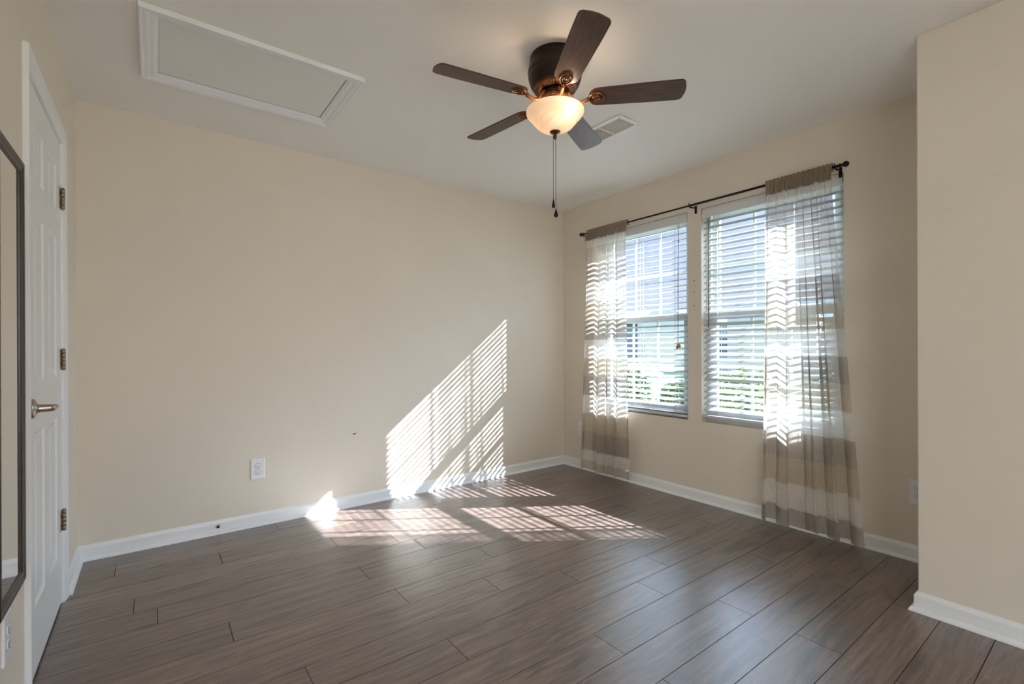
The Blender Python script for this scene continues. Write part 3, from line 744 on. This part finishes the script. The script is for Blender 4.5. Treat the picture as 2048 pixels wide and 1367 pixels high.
def ellring(cx, a, c, z0, h, w):
    n = 40; vs = []; fs = []
    prof = [(0, 0), (w * 0.3, -h), (w * 0.7, -h), (w, 0)]
    for k in range(n):
        t = 2 * PI * k / n
        for (q, zz) in prof: vs.append((cx + (a - q) * math.cos(t), (c - q) * math.sin(t), z0 + zz))
    for k in range(n):
        for j in range(3): A_ = k * 4 + j; B_ = ((k + 1) % n) * 4 + j; fs.append((A_, B_, B_ + 1, A_ + 1))
    med.add(vs, fs, True)
ellring(0.185, 0.038, 0.030, -0.0005, 0.007, 0.010)
ellring(0.185, 0.021, 0.016, -0.0005, 0.009, 0.006)
med.lathe([(0.0, -0.007), (0.008, -0.0065), (0.013, -0.003), (0.014, -0.0003)], (0.185, 0, 0), 20, cap=False)
protoB = protoA = protoM = None
pitch_ = math.radians(-12)
for i in range(5):
    Mi = Matrix.Translation((FCX, FCY, BZ)) @ Matrix.Rotation(ang0 + i * 2 * PI / 5, 4, 'Z')
    Mb = Mi @ Matrix.Rotation(pitch_, 4, 'X')
    if i == 0:
        protoB = bm_.build('blade', M_BLADE); protoA = arm_.build('blade_arm', M_COPPER); protoM = med.build('medallion', M_BRONZE)
        for o in (protoB, protoA, protoM):
            if o is not protoA:
                md = o.modifiers.new('bevel', 'BEVEL') if o is protoB else None
                if md: md.width = 0.0015; md.segments = 2
        B_, A_, m_ = protoB, protoA, protoM
    else:
        B_, A_, m_ = protoB.copy(), protoA.copy(), protoM.copy()
        for o in (B_, A_, m_): COL.objects.link(o)
    inv = fan.matrix_world.inverted()
    for o, MM in ((B_, Mb), (A_, Mi)):
        o.parent = fan; o.matrix_parent_inverse = inv; o.matrix_basis = MM
    m_.parent = A_; m_.matrix_parent_inverse = Matrix.Identity(4); m_.matrix_basis = Matrix.Rotation(pitch_, 4, 'X')
    if i == 3: B_['label'] = 'blade mirroring grey blue window light'
# pull chains
for dx, zt, zb in ((-0.0085, 2.088, 1.792), (0.003, 2.070, 1.744)):
    c = Vector((FCX, FCY, 0)) + Rv * dx
    n = int((zt - zb) / 0.0032); path = [(c.x, c.y, zt - k * 0.0016) for k in range(2 * n)]
    rs = [0.0016 if k % 2 else 0.0006 for k in range(2 * n)]
    ch = MB().tube(path, rs, 6).build('pull_chain', M_BRONZE2, fan)
    zb2 = path[-1][2]
    if dx < 0: pr = [(0.0, 0.002), (0.0022, 0.001), (0.003, -0.006), (0.0065, -0.022), (0.0075, -0.030), (0.006, -0.037), (0, -0.038)]
    else: pr = [(0.0, 0.003), (0.0035, 0.002), (0.003, -0.003), (0.0075, -0.015), (0.0108, -0.023), (0.009, -0.030), (0.004, -0.034), (0, -0.0345)]
    MB().lathe(pr, (c.x, c.y, zb2), 20).build('chain_pendant', M_BLACK, ch)
c = Vector((FCX, FCY, 0)) - Rv * 0.017 - Fv * 0.0595
MB().lathe([(0, 0.004), (0.0045, 0.003), (0.0045, -0.003), (0, -0.004)], (c.x, c.y, 2.247), 12).tube([(c.x, c.y, 2.245), (c.x + 0.001, c.y, 2.225), (c.x + 0.006, c.y + 0.012, 2.19)], 0.0012, 6).build('short_chain', M_BRONZE, fan)

# ---------------------------------------------------------------- attic hatch
ha = empty('attic_hatch', (0.39, 2.58, H)); tag(ha, 'white framed attic access panel set in the ceiling', 'hatch')
hx0, hx1, hy0, hy1 = -0.043, 0.829, 2.281, 2.885
hp = [(0, 0.0), (0.0665, 0.0), (0.066, 0.0035), (0.058, 0.005), (0.050, 0.0105), (0.034, 0.012), (0.026, 0.0165), (0.012, 0.018), (0.006, 0.021), (0, 0.021)]
cs = [(hx0, hy0), (hx1, hy0), (hx1, hy1), (hx0, hy1)]; dd = [(1, 1), (-1, 1), (-1, -1), (1, -1)]
b = MB(); vs = []; n = len(hp); fs = []
for (cx, cy), (sx, sy) in zip(cs, dd):
    vs += [(cx + sx * u, cy + sy * u, H - v) for u, v in hp]
for k in range(4):
    for j in range(n): a_ = k * n + j; j2 = (j + 1) % n; b0 = ((k + 1) % 4) * n; fs.append((a_, b0 + j, b0 + j2, k * n + j2))
b.add(vs, fs); b.build('hatch_frame', M_TRIM, ha)
MB().box(hx0 + 0.066, hx1 - 0.066, hy0 + 0.066, hy1 - 0.066, H - 0.0012, H - 0.0002).build('hatch_gap', M_DARK, ha)
MB().box(hx0 + 0.067, hx1 - 0.0695, hy0 + 0.067, hy1 - 0.0715, H - 0.0024, H - 0.0013).build('hatch_panel', M_HATCH, ha)

# ---------------------------------------------------------------- ceiling air register
vx0, vx1, vy0, vy1 = 2.105, 2.303, 1.776, 2.135
vn = empty('ceiling_vent', ((vx0 + vx1) / 2, (vy0 + vy1) / 2, H)); tag(vn, 'white louvred air register on the ceiling beside the fan', 'vent')
b = MB(); z0, z1 = H - 0.007, H
ym = 1.957
ax, bx, ay, by = vx0 + 0.028, vx1 - 0.028, vy0 + 0.026, vy1 - 0.026
def fr(x0, x1, y0, y1): b.box(x0, x1, y0, y1, z0, z1)
fr(vx0, ax, vy0, vy1); fr(bx, vx1, vy0, vy1); fr(ax, bx, vy0, ay); fr(ax, bx, by, vy1); fr(ax, bx, ym - 0.006, ym + 0.006)
b.build('register_plate', M_VENT, vn, bevel=0.0025)
MB().box(ax, bx, ay, by, H - 0.0012, H - 0.0002).build('duct_opening', M_DARK, vn)
b = MB()
for k in range(10):
    x = ax + (bx - ax) * (k + 0.5) / 10
    for (p, q) in ((ay, ym - 0.006), (ym + 0.006, by)):
        Mk = Matrix.Translation((x, 0, H - 0.005)) @ Matrix.Rotation(math.radians(32 if k not in (4, 6) else 12), 4, 'Y')
        b.box(-0.0060, 0.0060, p, q, -0.0006, 0.0006, M=Mk)
b.build('louvres', simple('vent_louvre', (0.50, 0.47, 0.40), 0.5), vn)
b = MB()
for k in range(9):
    y = ay + (ym - 0.006 - ay) * (k + 0.5) / 9; b.box(ax, bx, y - 0.0035, y + 0.0035, H - 0.0064, H - 0.0052)
b.build('cross_bars', simple('vent_bars', (0.60, 0.58, 0.53), 0.5), vn)
for sx, sy in ((vx0 + 0.014, vy0 + 0.014), (vx1 - 0.014, vy0 + 0.014), (vx1 - 0.014, vy1 - 0.014), (vx0 + 0.014, vy1 - 0.014)): MB().lathe([(0, 0), (0.0035, 0.0003), (0.004, 0.002)], (sx, sy, z0 - 0.0015), 10, cap=False).build('screw', M_HINGE, vn)

# ---------------------------------------------------------------- outlets
def outlet(label, M, w_=0.080, h_=0.130):
    """local frame: x right, y up, z out of the wall"""
    r = empty('wall_outlet', M.translation[:]); tag(r, label, 'outlet', 'white duplex wall outlets')
    b = MB(); t0, t1 = 0.0, 0.0055; hw, hh = w_ / 2, h_ / 2; c = 0.003
    vs = [(-hw, -hh, 0), (hw, -hh, 0), (hw, hh, 0), (-hw, hh, 0), (-hw, -hh, 0.003), (hw, -hh, 0.003), (hw, hh, 0.003), (-hw, hh, 0.003), (-hw + c, -hh + c, t1), (hw - c, -hh + c, t1), (hw - c, hh - c, t1), (-hw + c, hh - c, t1)]
    b.add(vs, [(k, (k + 1) % 4, 4 + (k + 1) % 4, 4 + k) for k in range(4)] + [(4 + k, 4 + (k + 1) % 4, 8 + (k + 1) % 4, 8 + k) for k in range(4)] + [(8, 9, 10, 11), (3, 2, 1, 0)], M=M)
    b.build('cover_plate', M_PLATE, r)
    b = MB(); g = MB(); ds_ = []
    for cy in (-0.0195, 0.0195):
        def face(rr, z, o): return [(rr * math.cos(2 * PI * k / 32), cy + max(-0.0142 - o, min(0.0142 + o, rr * math.sin(2 * PI * k / 32))), z) for k in range(32)]
        b.add(face(0.0168, t1, 0) + face(0.0160, t1 + 0.0022, -0.0006), [(k, (k + 1) % 32, 32 + (k + 1) % 32, 32 + k) for k in range(32)] + [tuple(range(32, 64))], M=M)
        g.add(face(0.0188, t1 + 0.0001, 0.0018), [tuple(range(32))], M=M)
        d = MB(); ds_.append(d); d.box(-0.0075, -0.0052, cy - 0.0035, cy + 0.0055, t1 + 0.002, t1 + 0.0026, M=M)
        d.box(0.0052, 0.0072, cy - 0.0025, cy + 0.0045, t1 + 0.002, t1 + 0.0026, M=M)
        d.lathe([(0, 0.0006), (0.0026, 0.0006), (0.0026, 0)], (0, cy - 0.0095, t1 + 0.002), 12, M=M)
    rc = b.build('receptacle', M_PLATE, r)
    for d in ds_: d.build('plug_slots', M_DARK, rc)
    g.build('receptacle_groove', simple('plate_groove', (0.28, 0.28, 0.30), 0.6), r)
    MB().lathe([(0, 0.0012), (0.0028, 0.0008), (0.0034, 0)], (0, 0, t1), 12, M=M, cap=False).build('plate_screw', M_PLATE, r)
def frame(loc, right, up):
    r_, u_ = Vector(right), Vector(up); n_ = r_.cross(u_)
    m = Matrix((r_, u_, n_)).transposed().to_4x4(); m.translation = Vector(loc); return m
outlet('white duplex outlet low on the long sunlit wall', frame((0.527, YB, 0.358), (1, 0, 0), (0, 0, 1)))
outlet('white duplex outlet between the far corner and the left curtain', frame((XR, 3.143, 0.367), (0, -1, 0), (0, 0, 1)))
outlet('white duplex outlet half hidden by the jutting right wall', frame((XR, 0.703, 0.360), (0, -1, 0), (0, 0, 1)))
outlet('white duplex outlet below the dark framed mirror', frame((XL, 1.872, 0.335), (0, 1, 0), (0, 0, 1)))

# ---------------------------------------------------------------- mirror
mr = empty('wall_mirror', (XL, 1.84, 0.44)); tag(mr, 'tall narrow mirror in a dark espresso frame on the left wall', 'mirror')
my0, my1, mz0, mz1 = 1.690, 1.985, 0.447, 1.668
mp_ = [(0, 0), (0.032, 0), (0.032, 0.017), (0.028, 0.0205), (0.018, 0.021), (0.012, 0.0235), (0.002, 0.0235), (0, 0.021)]
vs, fs = [], []; n = len(mp_)
for (cy, cz), (sy, sz) in zip([(my0, mz0), (my1, mz0), (my1, mz1), (my0, mz1)], [(1, 1), (-1, 1), (-1, -1), (1, -1)]):
    vs += [(XL + v + 0.001, cy + sy * u, cz + sz * u) for u, v in mp_]
for k in range(4):
    for j in range(n): a_ = k * n + j; j2 = (j + 1) % n; b0 = ((k + 1) % 4) * n; fs.append((a_, b0 + j, b0 + j2, k * n + j2))
MB().add(vs, fs).build('mirror_frame', M_FRAME, mr)
MB().box(XL + 0.010, XL + 0.0165, my0 + 0.030, my1 - 0.030, mz0 + 0.030, mz1 - 0.030).build('mirror_glass', M_MIRROR, mr)

# ---------------------------------------------------------------- small things
MD = Matrix.Translation((0.309, YB - TB, 0.047)) @ Matrix.Rotation(PI / 2, 4, 'X')
ds = empty('door_stop', (0.309, YB - TB, 0.047)); tag(ds, 'small round metal door stop screwed into the baseboard', 'door stop')
MB().lathe([(0.0, 0), (0.011, 0), (0.0115, 0.003), (0.009, 0.006), (0.006, 0.009), (0.0055, 0.016), (0.0, 0.0165)], M=MD, n=24).build('stop_base', M_SPRING, ds)
MB().lathe([(0.0, 0.016), (0.0065, 0.016), (0.007, 0.021), (0.005, 0.024), (0, 0.0245)], M=MD, n=20).build('stop_tip', M_DARK, ds)
for z, nm in ((1.611, 'uppermost'), (1.530, 'middle'), (1.427, 'lowest')):
    Mh = Matrix.Translation((XR, 1.990, z)) @ Matrix.Rotation(-PI / 2, 4, 'Y')
    tag(MB().lathe([(0, 0.0012), (0.003, 0.001), (0.0042, 0.0)], M=Mh, n=12).build('screw_hole', M_DARK), nm + ' of the three dark screw holes between the windows', 'screw hole')
tag(MB().lathe([(0, 0.0012), (0.012, 0.001), (0.013, 0)], M=Matrix.Translation((1.145, YB, 0.512)) @ Matrix.Rotation(PI / 2, 4, 'X') @ Matrix.Diagonal((1, 0.38, 1, 1)), n=16).build('wall_dent', M_SCUFF), 'small brown scuffed dent on the long wall', 'dent')
tag(MB().lathe([(0, 0.0035), (0.003, 0.0025), (0.004, 0)], (1.045, 1.555 + 0.0, 0), 10).build('debris_crumb', M_HINGE), 'tiny pale crumb lying on the floor planks', 'crumb')

# ---------------------------------------------------------------- outdoors
def grass():
    m = simple('lawn_grass', (0.05, 0.10, 0.04), 0.9, var=0.45, scale=0.9); return m
structure(MB().box(XR + T + 0.02, 90, -60, 90, -0.5, -0.35).build('lawn', grass()), 'sunlit green lawn outside the windows', 'lawn')
M_SID = simple('grey_blue_siding', (0.17, 0.21, 0.27), 0.7, var=0.05); M_CREAM = simple('cream_siding', (0.50, 0.44, 0.38), 0.7, var=0.03)
M_ROOF = simple('teal_grey_shingles', (0.10, 0.17, 0.18), 0.8, var=0.15, scale=2); M_PANE = simple('dark_house_window', (0.06, 0.09, 0.12), 0.1)
M_GAR = simple('white_gable_siding', (0.42, 0.40, 0.40), 0.5, var=0.02)
def house(label, az, dist, wdt, dep, eave, ridge, msid, gable_w=0, wins=()):
    a = math.radians(az); c = Vector((dist * math.sin(a), dist * math.cos(a), -0.35))
    M0 = Matrix.Translation(c) @ Matrix.Rotation(-a, 4, 'Z')   # local -y faces the room
    r = empty('neighbour_house', c); tag(r, label, 'house', 'houses seen through the blinds')
    MB().box(-wdt / 2, wdt / 2, 0, dep, 0, eave, M=M0).build('house_wall', msid, r)
    o = 0.4
    MB().add([(-wdt / 2 - o, -o, eave - 0.1), (wdt / 2 + o, -o, eave - 0.1), (wdt / 2 + o, dep + o, eave - 0.1), (-wdt / 2 - o, dep + o, eave - 0.1), (-wdt / 2 - o, dep / 2, ridge), (wdt / 2 + o, dep / 2, ridge)],
             [(0, 1, 5, 4), (2, 3, 4, 5), (0, 4, 3), (1, 2, 5), (3, 2, 1, 0)], M=M0).build('roof', M_ROOF, r)
    if gable_w:
        gx, gw = gable_w
        MB().add([(gx - gw / 2, -2.5, 0), (gx + gw / 2, -2.5, 0), (gx + gw / 2, -2.5, eave), (gx - gw / 2, -2.5, eave), (gx, -2.5, ridge + 0.1), (gx - gw / 2, 1, 0), (gx + gw / 2, 1, 0), (gx + gw / 2, 1, eave), (gx - gw / 2, 1, eave), (gx, 1, ridge + 0.1)],
                 [(0, 1, 2, 4, 3), (5, 8, 9, 7, 6), (0, 3, 8, 5), (1, 6, 7, 2), (3, 4, 9, 8), (4, 2, 7, 9)], M=M0).build('gable_front', M_GAR, r)
        MB().box(gx - gw * 0.36, gx + gw * 0.36, -2.58, -2.5, 0, 2.2, M=M0).build('garage_door', M_CREAM, r)
    for (x, z, ww, hh) in wins:
        f = MB().box(x - ww / 2 - 0.1, x + ww / 2 + 0.1, -0.08, 0, z - 0.1, z + hh + 0.1, M=M0).build('window', M_VINYL, r)
        MB().box(x - ww / 2, x + ww / 2, -0.10, -0.08, z, z + hh, M=M0).build('pane', M_PANE, f)
house('long low grey blue house with a teal roof, farthest beyond the windows', 54, 45, 22, 8, 3.75, 5.1, M_SID, (0.6, 4.4), [(-8, 0.9, 1.3, 1.5), (-5, 0.9, 1.3, 1.5), (5.5, 0.9, 1.3, 1.5)])
house('nearer cream house with a white gable seen through the right window blind', 77, 29, 14, 8, 3.0, 4.3, M_CREAM, (-5.4, 4.0), [(-1.6, 0.9, 1.4, 1.5)])
def shrub(label, x, y, rad, hgt, col, seed):
    rnd = random.Random(seed)
    r = empty('garden_shrub', (x, y, -0.35)); tag(r, label, 'shrub', 'shrubs in the garden outside')
    b = MB()
    for k in range(1500):
        t = rnd.uniform(0, 2 * PI); ph = math.acos(rnd.uniform(-0.5, 1)); q = rnd.uniform(0.72, 1.05)
        p = Vector((x + rad * q * math.sin(ph) * math.cos(t), y + rad * q * math.sin(ph) * math.sin(t), -0.35 + hgt * 0.45 + hgt * 0.5 * q * math.cos(ph)))
        Mq = Matrix.Translation(p) @ Matrix.Rotation(rnd.uniform(0, 6.28), 4, 'Z') @ Matrix.Rotation(rnd.uniform(-1, 1), 4, 'X')
        s = rnd.uniform(0.04, 0.075)
        b.add([(-s, 0, 0), (0, -s * 0.5, 0.01), (s, 0, 0), (0, s * 0.5, 0.01)], [(0, 1, 2, 3)], M=Mq)
    b.build('foliage', simple('leaf_green', col, 0.6, var=0.35, scale=3), r)
    MB().tube([(x, y, -0.36), (x, y, -0.35 + hgt * 0.6)], 0.04, 8).build('stem', simple('bark', (0.1, 0.07, 0.05), 0.9), r)
k = 0
for az, d, rad, h, col, lb in ((50.6, 10.5, 0.5, 1.05, (0.06, 0.11, 0.04), 'dark green shrub farthest left beyond the left window'), (56.8, 9.6, 0.46, 0.90, (0.08, 0.15, 0.04), 'low green shrub at the right of the left window view'),
        (63.4, 9.0, 0.58, 1.15, (0.15, 0.22, 0.03), 'bright yellow green shrub filling the right window view'), (71.5, 8.6, 0.55, 1.15, (0.10, 0.16, 0.04), 'green shrub seen faintly behind the right curtain')):
    a = math.radians(az); k += 1
    shrub(lb, d * math.sin(a), d * math.cos(a), rad, h, col, 40 + k)
